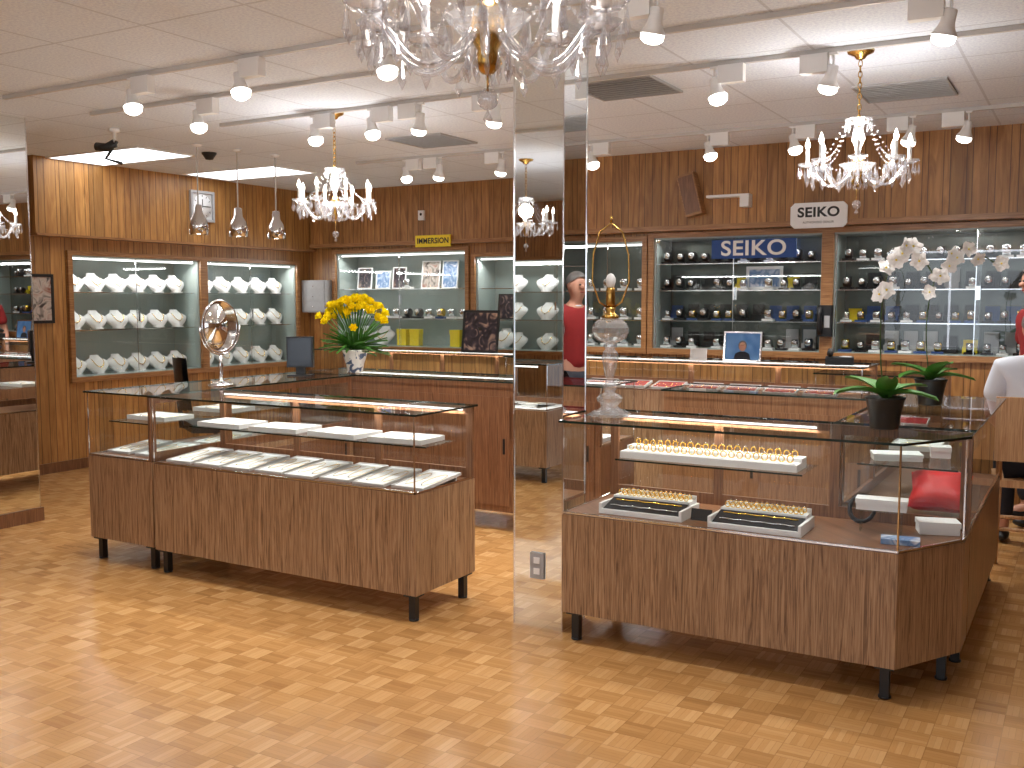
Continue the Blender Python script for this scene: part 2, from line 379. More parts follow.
def bust():
    def hw(v):
        if v<.62: return .05+.10*math.sin(v/.62*P/2)
        if v<.85: return .15-.09*((v-.62)/.23)**1.3
        return .06-.008*(v-.85)/.15
    def fr(u,v):
        a=(u-.5)*2; return (hw(v)*a,-.045*math.cos(a*P/2)+.085*v-.02*math.sin(v*P)+.0,.215*v)
    a=MB().grid(fr,12,12,M['velvet']).grid(lambda u,v:(hw(v)*(1-2*u),.012+.085*v,.215*v),2,12,M['velvet'])
    a.box(-.05,.05,-.045,.06,0,.012,M['velvet'])
    n=MB(); pts=[]
    for i in range(17):
        th=P*i/16; v=.80-.42*math.sin(th); u=.5+(.07*math.cos(th))/(2*hw(v)) ; p=fr(u,v); pts.append((p[0],p[1]-.004,p[2]))
    n.tube(pts,.0035,M['gold'],6); n.sphere((pts[8][0],pts[8][1]-.003,pts[8][2]-.008),.008,M['chrome'],8,6)
    return thing('necklace_bust',[('bust_form',a),('necklace',n)],'white velvet neck form draped with a fine gold necklace','necklace display',group='white necklace busts')
B0=bust(); first=True
def putb(p,rot,k=.82):
    global first
    if first: o=B0; B0.location=p; B0.rotation_euler=(0,0,rot); first=False
    else: o=dup(B0,p,rot)
    o.scale=(k,k,k)
for wi,(u0,u1,_,_) in enumerate(WL):
    n=6 if wi==0 else 5
    for z in (.820,1.232,1.572):
        for i in range(n):
            u=u0+.15+(u1-u0-.30)*i/(n-1); putb(WF[wi](u,.16,z),P/2+random.uniform(-.08,.08),.80)
for i in range(3): putb(WF2[1](-5.28+.30*i,.18,1.002),0,.95)
for i in range(2): putb(WF2[0](-7.15+.3*i,.18,1.002),0,.95)
for z in (.870,1.252,1.602):
    for i in range(6): putb(WF4(4.6+.44*i,.18,z),P,1)
def watch(mat,strap,lab):
    a=MB().prism([(-.038,-.03),(.038,-.03),(.034,.03),(-.034,.03)],0,.014,mat)
    a.lathe([(.028,-.022),(.032,-.02),(.032,.02),(.028,.022)],strap,14,T=Matrix.Translation((0,0,.045))@Matrix.Rotation(P/2,4,'Y'))
    d=MB().lathe([(.0205,0),(.0205,.006),(.018,.008)],M['chrome'],14,T=Matrix.Translation((0,-.030,.052))@Matrix.Rotation(P/2,4,'X'))
    return thing('watch_display',[('stand',a),('watch_dial',d)],lab,'watch',group='watches on cabinet shelves')
wp=[watch(M['blackv'],M['black'],'wristwatch with a dark strap on a small black stand'),watch(M['white'],M['chrome'],'steel wristwatch on a small white stand'),watch(M['blue'],M['gold'],'gold-toned wristwatch on a small blue stand')]
used=[0,0,0]
def putw(p,rot,k,sc=1.4):
    if not used[k]: o=wp[k]; o.location=p; o.rotation_euler=(0,0,rot); used[k]=1
    else: o=dup(wp[k],p,rot)
    o.scale=(sc,sc,sc)
def wbox(m,lab,p,h): return thing('watch_box',[('box_body',MB().box(-.05,.05,-.035,.035,0,.05,m)),('lid',MB().box(-.05,.05,.028,.035,.05,h,m))],lab,'box',loc=p,group='open watch boxes')
bb=wbox(M['blue'],'open blue watch box on a glass shelf',WF3[1](-3.1,.29,1.333),.12)
bk=wbox(M['black'],'open black watch box on a glass shelf',WF3[1](-3.1,.29,1.582),.13)
bw=wbox(M['grey'],'open grey watch box on a glass shelf',WF3[1](-3.1,.29,1.102),.16)
by=wbox(M['yellow'],'open yellow watch box on a glass shelf',WF3[2](-1.62,.29,1.333),.10)
for wi,fn,(u0,u1,z0,_),step in [(1,WF3[1],WR[1],.108),(2,WF3[2],WR[2],.110)]:
    for z in (1.101,1.332,1.582,1.802):
        u=u0+.085
        while u<min(u1,-.1)-.07:
            if random.random()<.9: putw(fn(u+random.uniform(-.004,.004),.12+random.uniform(0,.04),z),random.uniform(-.06,.06),random.choice([0,0,1,1,2] if z<1.5 else [0,0,0,1]),random.uniform(1.0,1.28))
            u+=step
        u=u0+.25
        while u<min(u1,-.1)-.08:
            r=random.random()
            if r<.9 and not (z>1.79): dup(bb if (z==1.332 and r<.5) else (bw if r<.2 else (by if r<.26 else bk)),fn(u,.29,z+.001))
            u+=.14
for z in (1.302,1.622):
    for i in range(11):
        if z<1.5 or i in (5,): putw(WF2[0](-7.2+.145*i,.17,z),0,random.choice([0,1,1,2]))
for z in (1.101,1.332,1.582):
    for i in range(4): putw(WF3[0](-3.85+.16*i,.17,z),0,1)
def framed(name,w,h,mat,label,cat,loc,rot=0,fm=None,tilt=0.12,easel=True,wall=False,group=None,extra=None):
    fm=fm or M['black']; T=Matrix.Rotation(-tilt,4,'X') if not wall else Matrix.Identity(4)
    b=.012 if w<.3 else .025
    f=MB().box(-w/2,-w/2+b,-.012,0,0,h,fm,T).box(w/2-b,w/2,-.012,0,0,h,fm,T).box(-w/2+b,w/2-b,-.012,0,0,b,fm,T).box(-w/2+b,w/2-b,-.012,0,h-b,h,fm,T)
    p=[('frame',f),('picture',MB().box(-w/2+b,w/2-b,-.006,0,b,h-b,mat,T))]
    if extra: p.append(('portrait',extra(T)))
    if easel: p.append(('easel_back',MB().add([(-.02,0.001,h*.6),(.02,0.001,h*.6),(.02,h*.35,0),(-.02,h*.35,0)],[(0,1,2,3)],fm)))
    return thing(name,p,label,cat,loc=loc,rot=rot,group=group)
for i,(x,z,w,h) in enumerate([(-7.1,1.622,.2,.24),(-6.84,1.622,.2,.2),(-6.62,1.622,.18,.24),(-6.2,1.622,.24,.3),(-5.95,1.622,.2,.3)]):
    framed('picture_card',w,h,[M['pic3'],M['pic2'],M['pic3'],M['pic1'],M['pic2']][i],'printed watch picture standing on a glass shelf','picture',WF2[0](x,.2,z),fm=M['white'],easel=False)
for i,x in enumerate([-6.55,-6.38,-5.85]):
    thing('gift_box',[('box_body',MB().box(-.06,.06,-.04,.04,0,.13,M['yellow'])),('lid',MB().box(-.064,.064,-.044,.044,.13,.18,M['yellow']))],'small yellow presentation box','box',loc=WF2[0](x,.18,1.002),group='yellow boxes')
for i,(x,w) in enumerate([(-5.25,.2),(-4.95,.25)]):
    framed('picture_card',w,.26,[M['pic3'],M['pic2']][i],'dark printed card standing in the cabinet','picture',WF2[1](x,.2,1.302),fm=M['black'],easel=False)
framed('picture_card',.30,.19,M['pic2'],'blue and white advertising card in the watch cabinet','picture',WF3[1](-2.32,.22,1.582),fm=M['white'],easel=False,tilt=.05)
RX=Matrix.Rotation(P/2,4,'X')
thing('shelf_sign',[('sign_panel',MB().box(-.34,.34,-.004,.004,0,.15,M['signblue'])),('lettering',MB().text('SEIKO',.165,M['white'],Matrix.Translation((0,-.0055,.075))@RX,.0008,.003,1.15))],'blue sign panel with white SEIKO letters','sign',loc=(-2.34,YB-.036,1.83))
# ------------------------------------------------------------ showcases
def inset(poly,d):
    n=len(poly); out=[]
    for i in range(n):
        p0=Vector(poly[i-1]);p1=Vector(poly[i]);p2=Vector(poly[(i+1)%n])
        e1=(p1-p0).normalized();e2=(p2-p1).normalized()
        n1=Vector((-e1.y,e1.x));n2=Vector((-e2.y,e2.x)); m=(n1+n2); m=m/m.length; k=d/max(.2,m.dot(n1))
        out.append(tuple(p1+m*k))
    return out
def showcase(poly,kinds,deck,top,label,shelf=None,legs=None,base=.13,wood='lam',lit=None,group=None,deckmat=None,pw=5,pm='redwood'):
    cx=sum(p[0] for p in poly)/len(poly); cy=sum(p[1] for p in poly)/len(poly); org=(cx,cy,0)
    parts=[]
    b=MB().prism(poly,base,deck-.004,M[wood]); parts.append(('cabinet_base',b))
    parts.append(('display_deck',MB().prism(inset(poly,.004),deck-.004,deck,M[deckmat or 'redwood'])))
    for p in (legs or inset(poly,.045)):
        parts.append(('leg',MB().box(p[0]-.017,p[0]+.017,p[1]-.017,p[1]+.017,.008,base-.012,M['black']).lathe([(.024,0),(.024,.008)],M['black'],12,c=(p[0],p[1],0)).box(p[0]-.035,p[0]+.035,p[1]-.035,p[1]+.035,base-.012,base-.001,M['black'])))
    n=len(poly); fr=MB()
    for i in range(n):
        p=Vector(poly[i]);q=Vector(poly[(i+1)%n]); d=q-p; L=d.length; a=math.atan2(d.y,d.x)
        T=Matrix.Translation((p.x,p.y,0))@Matrix.Rotation(a,4,'Z')
        if kinds[i]=='g':
            parts.append(('glass_pane',MB().vq(.007,L-.007,.007,deck+.001,top-.009,M['glass'],T)))
            fr.box(0,L,.002,.012,deck,deck+.008,M['chrome'],T)
            fr.box(0,.005,.002,.008,deck,top-.009,M['chrome'],T)
        elif kinds[i]=='p':
            parts.append(('back_panel',MB().box(0,L,.003,.02,deck,top-.009,M[pm],T)))
            k=max(2,round(L/.6))
            for j in range(k):
                x0=j*(L-.04)/k+.045; x1=(j+1)*(L-.04)/k-.005
                parts.append(('sliding_door',MB().box(x0,x1,-.006,-.001,base+.04,top-.10,M[pm],T),[('handle',MB().box(x1-.05,x1-.035,-.009,-.006,deck-.1,deck,M['black'],T))]))
        elif kinds[i]=='w':
            w=MB(); w.box(0,L,.003,.02,deck,deck+.05,M['redwood'],T).box(0,L,.003,.02,top-.05,top-.009,M['redwood'],T)
            k=max(2,round(L/.6)); 
            for j in range(k+1):
                x=j*(L-.04)/k; w.box(x,x+.04,.003,.02,deck+.05,top-.05,M['redwood'],T)
            parts.append(('back_frame',w)); 
            for j in range(k):
                x0=j*(L-.04)/k+.045; x1=(j+1)*(L-.04)/k-.005
                parts.append(('sliding_door',MB().box(x0,x1,-.006,-.001,base+.04,deck-.04,M['redwood'],T),[('handle',MB().box(x1-.05,x1-.035,-.009,-.006,deck-.2,deck-.1,M['black'],T))]))
                parts.append(('back_glass',MB().vq(x0-.005,x1+.005,.010,deck+.05,top-.05,M['gtop'],T)))
    parts.append(('metal_frame',fr))
    tp=inset(poly,-.012)
    parts.append(('glass_top',MB().add([(x,y,top-.0002) for x,y in tp],[list(range(n))],M['gtop'])))
    e=MB()
    for i in range(n):
        p=Vector(tp[i]);q=Vector(tp[(i+1)%n]); d=q-p; T=Matrix.Translation((p.x,p.y,0))@Matrix.Rotation(math.atan2(d.y,d.x),4,'Z')
        if kinds[i]!='n': e.box(0,d.length,-.001,.002,top-.010,top-.0005,M['gedge'],T)
    parts.append(('polished_edge',e))
    for sh in (shelf or []):
        x0,x1,y0,y1,z=sh; m=MB().hq(x0,x1,y0,y1,z-.0005,M['gtop']).box(x0,x1,y0-.002,y0,z-.007,z,M['gedge'])
        parts.append(('glass_shelf',m,[('shelf_bracket',MB().box(x,x+.01,y1-.1,y1+.03,z-.02,z-.0075,M['chrome'])) for x in (x0+.05,x1-.06)]))
    if lit:
        x0,x1,y0,y1,z=lit
        parts.append(('light_tube',MB().tube([(x0,y0,z),(x1,y1,z)],.005,M['tube'],8)))
    o=thing('showcase',parts,label,'display case',origin=org,group=group)
    if lit:
        L=math.hypot(x1-x0,y1-y0)
        light('case_light','AREA',((x0+x1)/2-cx,(y0+y1)/2-cy,z-.012),pw*L,(1,.98,.93),(0,0,math.atan2(y1-y0,x1-x0)),o,shape='RECTANGLE',size=L,size_y=.03)
    return o
def rect(x0,x1,y0,y1): return [(x0,y0),(x1,y0),(x1,y1),(x0,y1)]
LD=.61; RD=.57; TP=.98
showcase(rect(-4.41,-2.65,3.67,4.18),'ggwg',LD,TP,'walnut laminate glass showcase holding white necklace trays',shelf=[(-4.33,-2.72,3.86,4.12,.80)],lit=(-4.35,-2.7,4.145,4.145,.955),pw=2.5)
showcase(rect(-4.98,-4.445,3.69,5.42),'gwgg',LD,TP,'long walnut laminate showcase running back from the corner',shelf=[(-4.93,-4.55,3.8,5.3,.80)])
showcase(rect(-4.98,-2.55,5.46,5.97),'pggg',LD,TP,'glass-topped showcase with brown sliding doors at the back',wood='redwood',lit=(-4.9,-2.6,5.92,5.92,.955))
showcase([(-1.97,3.82),(-.58,3.82),(-.39,4.15),(-.39,4.345),(-1.97,4.345)],'ggg'+'wg',RD,TP,'walnut laminate corner showcase with gold ring displays',shelf=[(-1.80,-.98,4.0,4.28,.80)],legs=[(-1.92,3.87),(-.62,3.87),(-.46,4.18),(-1.92,4.3)],lit=(-1.9,-1.0,4.31,4.31,.955),pw=4)
showcase(rect(-.92,-.39,4.375,5.85),'ggnw'[0:1]+'gnw',RD,TP,'walnut laminate showcase arm with dark-edged glass top',shelf=[(-.85,-.45,4.42,5.7,.80)])
showcase(rect(-2.15,-.95,5.46,5.96),'pggg',.6,TP,'glass-topped showcase with brown wooden back panel',wood='brownp',pm='brownp')
showcase(rect(-3.9,-1.25,6.6,7.1),'ggwg',.86,1.07,'tall showcase with lit glass front full of jewellery',lit=(-3.85,-1.3,7.07,7.07,1.05),pw=3)
showcase(rect(-7.2,-4.5,8.10,8.62),'ggwg',.6,TP,'lit glass showcase below the wall cabinets',lit=(-7.15,-4.55,8.59,8.59,.96),deckmat='velvet',pw=3)
showcase(rect(-1.7,-.85,7.25,7.70),'ggwg',.62,TP,'small glass showcase by the wall',wood='redwood')
showcase(rect(-5.6,-3.8,.2,.75),'wggg',.6,TP,'glass showcase of white jewellery trays',lit=(-5.5,-3.9,.72,.72,.955),deckmat='velvet')
# ------------------------------------------------------------ trays
def tray(w,d,label,fill='velvet',tilt=.0,neck=0,name='jewelry_tray',h=.018,group='white jewellery trays'):
    T=Matrix.Rotation(tilt,4,'X')
    a=MB(); b=.007; E=M['tedge']
    a.box(-w/2,w/2,0,d,0,.006,E,T).box(-w/2,-w/2+b,0,d,.006,h,E,T).box(w/2-b,w/2,0,d,.006,h,E,T).box(-w/2+b,w/2-b,0,b,.006,h,E,T).box(-w/2+b,w/2-b,d-b,d,.006,h,E,T)
    pad=MB().box(-w/2+b,w/2-b,b,d-b,.006,h-.004,M[fill],T)
    parts=[('tray_body',a),('velvet_pad',pad)]
    if tilt: parts.append(('rear_support',MB().box(-w/2+.02,w/2-.02,d*math.cos(tilt)-.02,d*math.cos(tilt)-.012,0,d*math.sin(tilt)-.006,M['white'])))
    if neck:
        for k in range(neck):
            m=MB()
            x=-w/2+w*(k+.5)/neck; r=.32*w/neck
            m.tube([(x+r*math.cos(t),d*.5+d*.32*math.sin(t),h-.003) for t in [2*P*i/14 for i in range(14)]],.0011,M['gold'],5,True,T=T)
            m.sphere((x,d*.17,h-.002),.0045,M['chrome'],6,4,T=T)
            parts.append(('necklace',m))
    return thing(name,parts,label,'tray',group=group)
ta=tray(.188,.32,'white tray with fine necklaces laid out',tilt=.09,neck=2,h=.014)
xs=[-4.285+.219*i for i in range(8)]
ta.location=(xs[0],3.735,LD+.001)
for x in xs[1:]: dup(ta,(x,3.735+random.uniform(-.012,.012),LD+.001),random.uniform(-.03,.03))
tb=tray(.32,.22,'flat white tray resting on the glass shelf',neck=2,h=.024)
xs=[-4.13,-3.73,-3.33,-2.93]; tb.location=(xs[0],3.88,.801)
for i,x in enumerate(xs[1:]): dup(tb,(x,3.88,.801),[.06,-.05,.04][i])
dup(ta,(-4.86,3.80,LD+.001)); dup(ta,(-4.62,3.80,LD+.001)); dup(ta,(-4.7,4.3,LD+.001))
dup(tb,(-4.74,3.9,.801)); dup(tb,(-4.74,4.4,.801)); dup(tb,(-4.74,4.9,.801))
for i in range(11): dup(ta,(-7.0+.235*i,8.16,.601))
for i in range(6): dup(ta,(-5.4+.27*i,.3,.601))
for i in range(6): dup(tb,(-4.7+.385*i,5.62,LD+.001))
def ringrow(cx,y0,z,n,w,rows,slope=.0):
    for r in range(rows):
        for i in range(n):
            yield (cx-w/2+w*(i+.5)/n, y0+r*.045, z+r*slope)
ring0=None
def ring():
    a=MB().tube([(.0095*math.cos(2*P*i/14),0,.0095+.0095*math.sin(2*P*i/14)) for i in range(14)],.0019,M['gold'],6,True)
    a.sphere((0,0,.0215),(.0035,.0035,.003),M['crystal'],8,6)
    return a
def rings(gen,k=1.3):
    global ring0
    for p in gen:
        if ring0 is None: ring0=thing('gold_ring',[('ring',ring())],'gold ring standing upright in a display slot','ring',loc=p,group='gold rings in the showcase'); continue
        o=dup(ring0,p,random.uniform(-.3,.3)); o.scale=(k,k,k+random.uniform(0,.3))
lt=MB().box(-.39,.39,0,.16,0,.03,M['white']).box(-.39,.39,.08,.16,.03,.045,M['white'])
thing('ring_tray',[('tray_body',lt),('velvet_pad',MB().box(-.38,.38,.01,.07,.03,.033,M['velvet']))],'long white stepped tray lined with gold rings','tray',loc=(-1.40,4.03,.801))
rings(ringrow(-1.40,4.07,.8345,21,.74,1)); rings(ringrow(-1.40,4.15,.8465,21,.74,1))
def ringbox(loc,rot):
    a=MB().box(-.19,.19,0,.22,0,.012,M['white']).box(-.19,-.178,0,.22,.012,.045,M['white']).box(.178,.19,0,.22,.012,.045,M['white']).box(-.178,.178,.21,.22,.012,.075,M['white']).box(-.178,.178,0,.008,.012,.022,M['white']).box(-.178,.178,.13,.209,.012,.06,M['velvet'])
    b=MB().add([(-.177,.009,.02),(.177,.009,.02),(.177,.129,.052),(-.177,.129,.052)],[(0,1,2,3)],M['blackv'])
    parts=[('box_body',a),('velvet_insert',b)]
    for q,(yy,zz) in enumerate([(.045,.034),(.10,.048)]):
        br=MB().tube([(-.155+.31*k/25,yy+.004*math.sin(k),zz) for k in range(26)],.003,M['chrome' if q!=1 else 'gold'],6)
        parts.append(('bracelet',br))
    return thing('ring_box',parts,'open white box with black velvet, bracelets and gold rings','jewellery box',loc=loc,rot=rot,group='open jewellery boxes')
ringbox((-1.64,3.90,RD+.001),0); ringbox((-1.14,3.88,RD+.001),0)
rings(ringrow(-1.64,4.05,RD+.062,15,.33,2,0),1.0); rings(ringrow(-1.14,4.03,RD+.062,15,.33,2,0),1.0)
thing('price_card',[('card',MB().box(-.045,.045,-.002,.002,0,.05,M['black'],Matrix.Rotation(-.3,4,'X')))],'small black label card between the ring boxes','card',loc=(-1.39,3.97,RD+.002))
def box2(loc,w,d,h,rot,label):
    thing('jewelry_box',[('box_body',MB().box(-w/2,w/2,-d/2,d/2,0,h*.6,M['white'])),('lid',MB().box(-w/2-.003,w/2+.003,-d/2-.003,d/2+.003,h*.6,h,M['white']))],label,'box',loc=loc,rot=rot,group='white lidded boxes')
box2((-.70,4.16,RD+.0905),.19,.08,.045,.1,'small white lidded box on an acrylic stand')
thing('acrylic_stand',[('stand',MB().box(-.08,.08,-.035,.035,.083,.089,M['gtop']).box(-.08,-.074,-.035,.035,0,.083,M['gtop']).box(.074,.08,-.035,.035,0,.083,M['gtop']))],'clear acrylic riser under a white box','stand',loc=(-.70,4.16,RD+.0005),rot=.1)
box2((-.50,4.25,RD+.001),.15,.10,.05,.3,'white lidded box beside the red cushion')
box2((-.72,4.6,.801),.2,.12,.03,.3,'flat white box on the glass shelf')
box2((-.56,4.76,.801),.08,.08,.05,.2,'small white box on the glass shelf')
box2((-.82,4.60,RD+.001),.12,.1,.04,.3,'white lidded box on the wooden deck')
def cush(u,v):
    a=(u-.5)*2; b=(v-.5)*2; h=.055*math.sqrt(max(0,(1-a**4)*(1-b**4))); k=1-.12*(1-abs(a*b))
    return a*.125*k,b*.115*k,h
c=MB().grid(cush,16,16,M['red']); c.grid(lambda u,v:(cush(1-u,v)[0],cush(u,v)[1],-cush(1-u,v)[2]),16,16,M['red'])
thing('cushion',[('cushion_cover',c)],'plump red satin cushion leaning in the showcase','cushion',loc=(-.535,4.58,RD+.11),rot=(.55,.0,.05))
bx=MB().tube([(.05*math.cos(2*P*i/20),.03*math.sin(2*P*i/20),.05+.05*math.sin(2*P*i/20)) for i in range(20)],.009,M['blackv'],8,True)
thing('bangle',[('band',bx)],'black beaded bracelet on the glass deck','bracelet',loc=(-.80,4.29,RD+.01))
thing('brochure',[('cover',MB().box(-.07,.07,-.04,.04,0,.02,M['pic2']))],'small printed booklet in the showcase','booklet',loc=(-.60,3.99,RD+.001),rot=.15)
rt=tray(.22,.16,'dark red tray of jewellery',fill='dred',neck=3,tilt=.2,group='red jewellery trays'); rt.location=(-3.7,6.68,.861)
for i in range(1,9): dup(rt,(-3.7+.27*i,6.68,.861))
for i in range(4): dup(rt,(-2.0+.27*i,5.7,.601))
for i in range(2): dup(tb,(-.58,5.05+.42*i,.801),P/2)
for i in range(3): dup(rt,(-1.55+.24*i,7.38,.621))
# ------------------------------------------------------------ chandeliers
def chandelier(x,y,R,narm,label,zp=2.20,zb=2.0,sc=1.0,pw=18):
    hp=zp-H; hb=zb-H
    parts=[('canopy',MB().lathe([(.001,-.045),(.02,-.04),(.03,-.025),(.06,-.012),(.065,0)],M['brass'],20))]
    ch=MB(); z=-.045; k=0; ztop=hp+.24*sc
    while z>ztop:
        a=[(.009*math.cos(2*P*i/10),0,.017*math.sin(2*P*i/10)-.016+z) for i in range(10)]
        if k%2: a=[(0,p[0],p[2]) for p in a]
        ch.tube(a,.0025,M['brass'],5,True); z-=.026; k+=1
    parts.append(('chain',ch))
    q=sc
    parts.append(('center_column',MB().lathe([(.004,ztop+.01),(.012*q,ztop),(.02*q,ztop-.02*q),(.01*q,ztop-.04*q),(.028*q,ztop-.07*q),(.034*q,ztop-.10*q),(.014*q,ztop-.14*q),(.012*q,hp+.06*q)],M['crystal'],18).lathe([(.012*q,hp+.06*q),(.03*q,hp+.03*q),(.036*q,hp),(.036*q,hp-.02*q),(.02*q,hp-.045*q),(.03*q,hp-.07*q),(.012*q,hp-.09*q)],M['brass'],18).tube([(0,0,ztop),(0,0,hp)],.004*q,M['brass'],6)))
    parts.append(('crystal_crown',MB().lathe([(.012,ztop-.03*q),(.05*q,ztop-.02*q),(.065*q,ztop-.005*q),(.05*q,ztop-.025*q),(.012,ztop-.035*q)],M['crystal'],20)))
    parts.append(('crystal_bowl',MB().lathe([(.012,hp-.02*q),(.05*q,hp-.005*q),(.085*q,hp+.02*q),(.088*q,hp+.02*q),(.055*q,hp-.012*q),(.012,hp-.03*q)],M['crystal'],20)))
    parts.append(('finial',MB().sphere((0,0,hb+.045*q),.022*q,M['crystal'],12,8).drop((0,0,hb+.026*q),.011*q,.03*q,M['crystal']).tube([(0,0,hp-.08*q),(0,0,hb+.06*q)],.003,M['brass'],6)))
    st=MB()
    for k in range(12):
        a=2*P*k/12
        for (rr,zz,hh) in ((.062*q,ztop-.01*q,.055*q),(.084*q,hp+.015*q,.075*q),(.045*q,hp-.05*q,.055*q)): 
            st.drop((rr*math.cos(a),rr*math.sin(a),zz),.007*q,hh,M['crystal'])
    parts.append(('crystal_fringe',st))
    for k in range(narm):
        a=2*P*k/narm+.2; ca,sa=math.cos(a),math.sin(a)
        pts=[]
        for i in range(15):
            u=i/14; r=.03*q+(R-.03*q)*u; z=hp-.005-.085*q*math.sin(min(1,u*1.12)*P*.95)*(1-.2*u)+(.03*q*max(0,u-.6)/.4)
            pts.append((r*ca,r*sa,z))
        pz=pts[-1][2]; px,py=R*ca,R*sa
        arm=MB().tube(pts,.0075*q,M['crystal'],8)
        pan=MB().lathe([(.006,pz),(.03*q,pz+.004),(.045*q,pz+.016*q),(.047*q,pz+.016*q),(.03*q,pz),(.006,pz-.005)],M['crystal'],16,c=(px,py,0))
        can=MB().lathe([(.011*q,pz+.004),(.0115*q,pz+.02*q),(.0095*q,pz+.024*q),(.0095*q,pz+.085*q),(.006*q,pz+.087*q)],M['white'],12,c=(px,py,0))
        bu=MB().lathe([(.006*q,pz+.087*q),(.012*q,pz+.1*q),(.0125*q,pz+.11*q),(.006*q,pz+.13*q),(.0015,pz+.142*q)],M['bulb'],10,c=(px,py,0))
        dr=MB()
        for j in range(6):
            b=2*P*j/6; dx,dy=px+.043*q*math.cos(b),py+.043*q*math.sin(b)
            dr.sphere((dx,dy,pz+.008*q),.004*q,M['crystal'],6,4); dr.drop((dx,dy,pz+.003),.008*q,.065*q,M['crystal'])
        dr.drop((px,py,pz-.01),.012*q,.09*q,M['crystal'])
        for j in range(14):
            u=j/13; r=.06*q+(R-.06*q)*u; z=(ztop-.01*q)*(1-u)+(pz+.02*q)*u-.06*q*math.sin(u*P)
            dr.sphere((r*ca,r*sa,z),.005*q,M['crystal'],6,4)
        am=a+P/narm
        for j in range(10):
            u=j/9; an=a+2*P/narm*u; zz=pz-.045*q*math.sin(u*P); rr=R*(1-.04*math.sin(u*P)); dr.sphere((rr*math.cos(an),rr*math.sin(an),zz),.0045*q,M['crystal'],6,4)
        dr.drop((R*.96*math.cos(am),R*.96*math.sin(am),pz-.045*q),.010*q,.065*q,M['crystal'])
        parts.append(('arm',arm,[('drip_pan',pan),('candle_sleeve',can),('bulb',bu),('crystal_drops',dr)]))
    o=thing('chandelier',parts,label,'chandelier',loc=(x,y,H-.0005))
    light('chandelier_light','POINT',(0,0,hp+.12*sc),pw,(1,.95,.89),parent=o,shadow_soft_size=.06)
chandelier(-1.45,2.36,.33,10,'large brass and crystal chandelier with glass arms',2.235,1.985,1.35,11)
chandelier(-1.02,5.10,.235,8,'crystal chandelier with candle bulbs hung on a brass chain',2.14,1.92)
chandelier(-4.27,5.06,.235,8,'crystal chandelier with lit candle bulbs',2.11,1.88)
chandelier(-4.25,.3,.235,8,'crystal chandelier seen in the column mirror',2.14,1.92)
# ------------------------------------------------------------ track lights
rows=[(3.67,-5.6,-.6,[-4.49,-3.70,-2.80,-1.49]),(4.26,-5.6,.6,[-4.64,-.52]),(4.98,-5.2,.3,[-4.37,-3.91,-3.53,-3.0,-1.71,-1.12]),(6.93,-5.6,.2,[-5.08,-4.72,-4.12,-3.34,-2.42,-1.82,-1.05,-.72]),(1.6,-4,1,[-2.5,.3,-4])]
def spot():
    ad=MB().box(-.065,.065,-.025,.025,-.11,-.022,M['white'])
    st=MB().tube([(.09,0,-.022),(.09,0,-.09)],.006,M['white'],8).box(.07,.11,-.012,.012,-.034,-.022,M['white'])
    T=Matrix.Translation((.09,0,-.08))@Matrix.Rotation(.25,4,'Y')@Matrix.Rotation(.12,4,'X')
    sh=MB().lathe([(.02,0),(.026,-.004),(.028,-.05),(.034,-.07),(.052,-.10),(.050,-.10),(.03,-.07),(.02,-.05),(.018,-.002)],M['white'],18,T=T)
    bu=MB().lathe([(.012,-.06),(.03,-.085),(.046,-.104),(.044,-.122),(.028,-.135),(.001,-.14)],M['spotb'],16,T=T)
    return thing('track_spotlight',[('adapter_box',ad),('stem',st),('lamp_shade',sh),('bulb',bu)],'white track spotlight with a bell-shaped head and lit bulb','spotlight',group='white ceiling spotlights')
s0=None
ld=bpy.data.lights.new('spot_beam','SPOT'); ld.energy=48; ld.color=(1,.97,.93); ld.spot_size=math.radians(120); ld.spot_blend=.9; ld.shadow_soft_size=.05
for (y,x0,x1,xx) in rows:
    thing('track_rail',[('rail',MB().box(0,x1-x0,-.012,.012,-.022,0,M['tedge']))],'white track lighting rail on the ceiling','track rail',loc=(x0,y,H-.0005),group='ceiling track rails')
    for x in xx:
        r=random.choice([0,P])
        p=(x-.09*math.cos(r),y-.09*math.sin(r),H-.0005)
        if s0 is None:
            s0=spot(); s0.location=p; s0.rotation_euler=(0,0,r); o=s0
        else: o=dup(s0,p,r)
        lo=bpy.data.objects.new('spot_beam',ld); C.objects.link(lo); lo.location=(x,y,H-.26)
for (x,y) in [(-7.13,5.65),(-7.0,7.0)]:
    w,d=1.15,.58
    thing('ceiling_light_panel',[('frame',MB().box(-w/2,w/2,-d/2,-d/2+.02,-.012,0,M['white']).box(-w/2,w/2,d/2-.02,d/2,-.012,0,M['white']).box(-w/2,-w/2+.02,-d/2+.02,d/2-.02,-.012,0,M['white']).box(w/2-.02,w/2,-d/2+.02,d/2-.02,-.012,0,M['white'])),('diffuser',MB().box(-w/2+.02,w/2-.02,-d/2+.02,d/2-.02,-.008,0,M['troffer']))],'recessed fluorescent ceiling panel with white diffuser','ceiling light',loc=(x+.05,y,H-.0005),group='fluorescent ceiling panels')
for (x,y) in [(-.98,6.17),(-4.36,6.29),(-2.34,5.3)]:
    g=MB().box(-.25,.25,-.25,-.238,-.012,0,M['grey']).box(-.25,.25,.238,.25,-.012,0,M['grey']).box(-.25,-.238,-.238,.238,-.012,0,M['grey']).box(.238,.25,-.238,.238,-.012,0,M['grey'])
    v=MB().box(-.237,.237,-.237,.237,-.003,0,M['black'])
    for k in range(9): v.box(-.237,.237,-.2+.05*k,-.19+.05*k,-.010,-.003,M['grey'])
    thing('air_vent',[('vent_frame',g),('louvers',v)],'square louvred air vent set in the ceiling','air vent',loc=(x,y,H-.0005),group='ceiling air vents')
pend=None
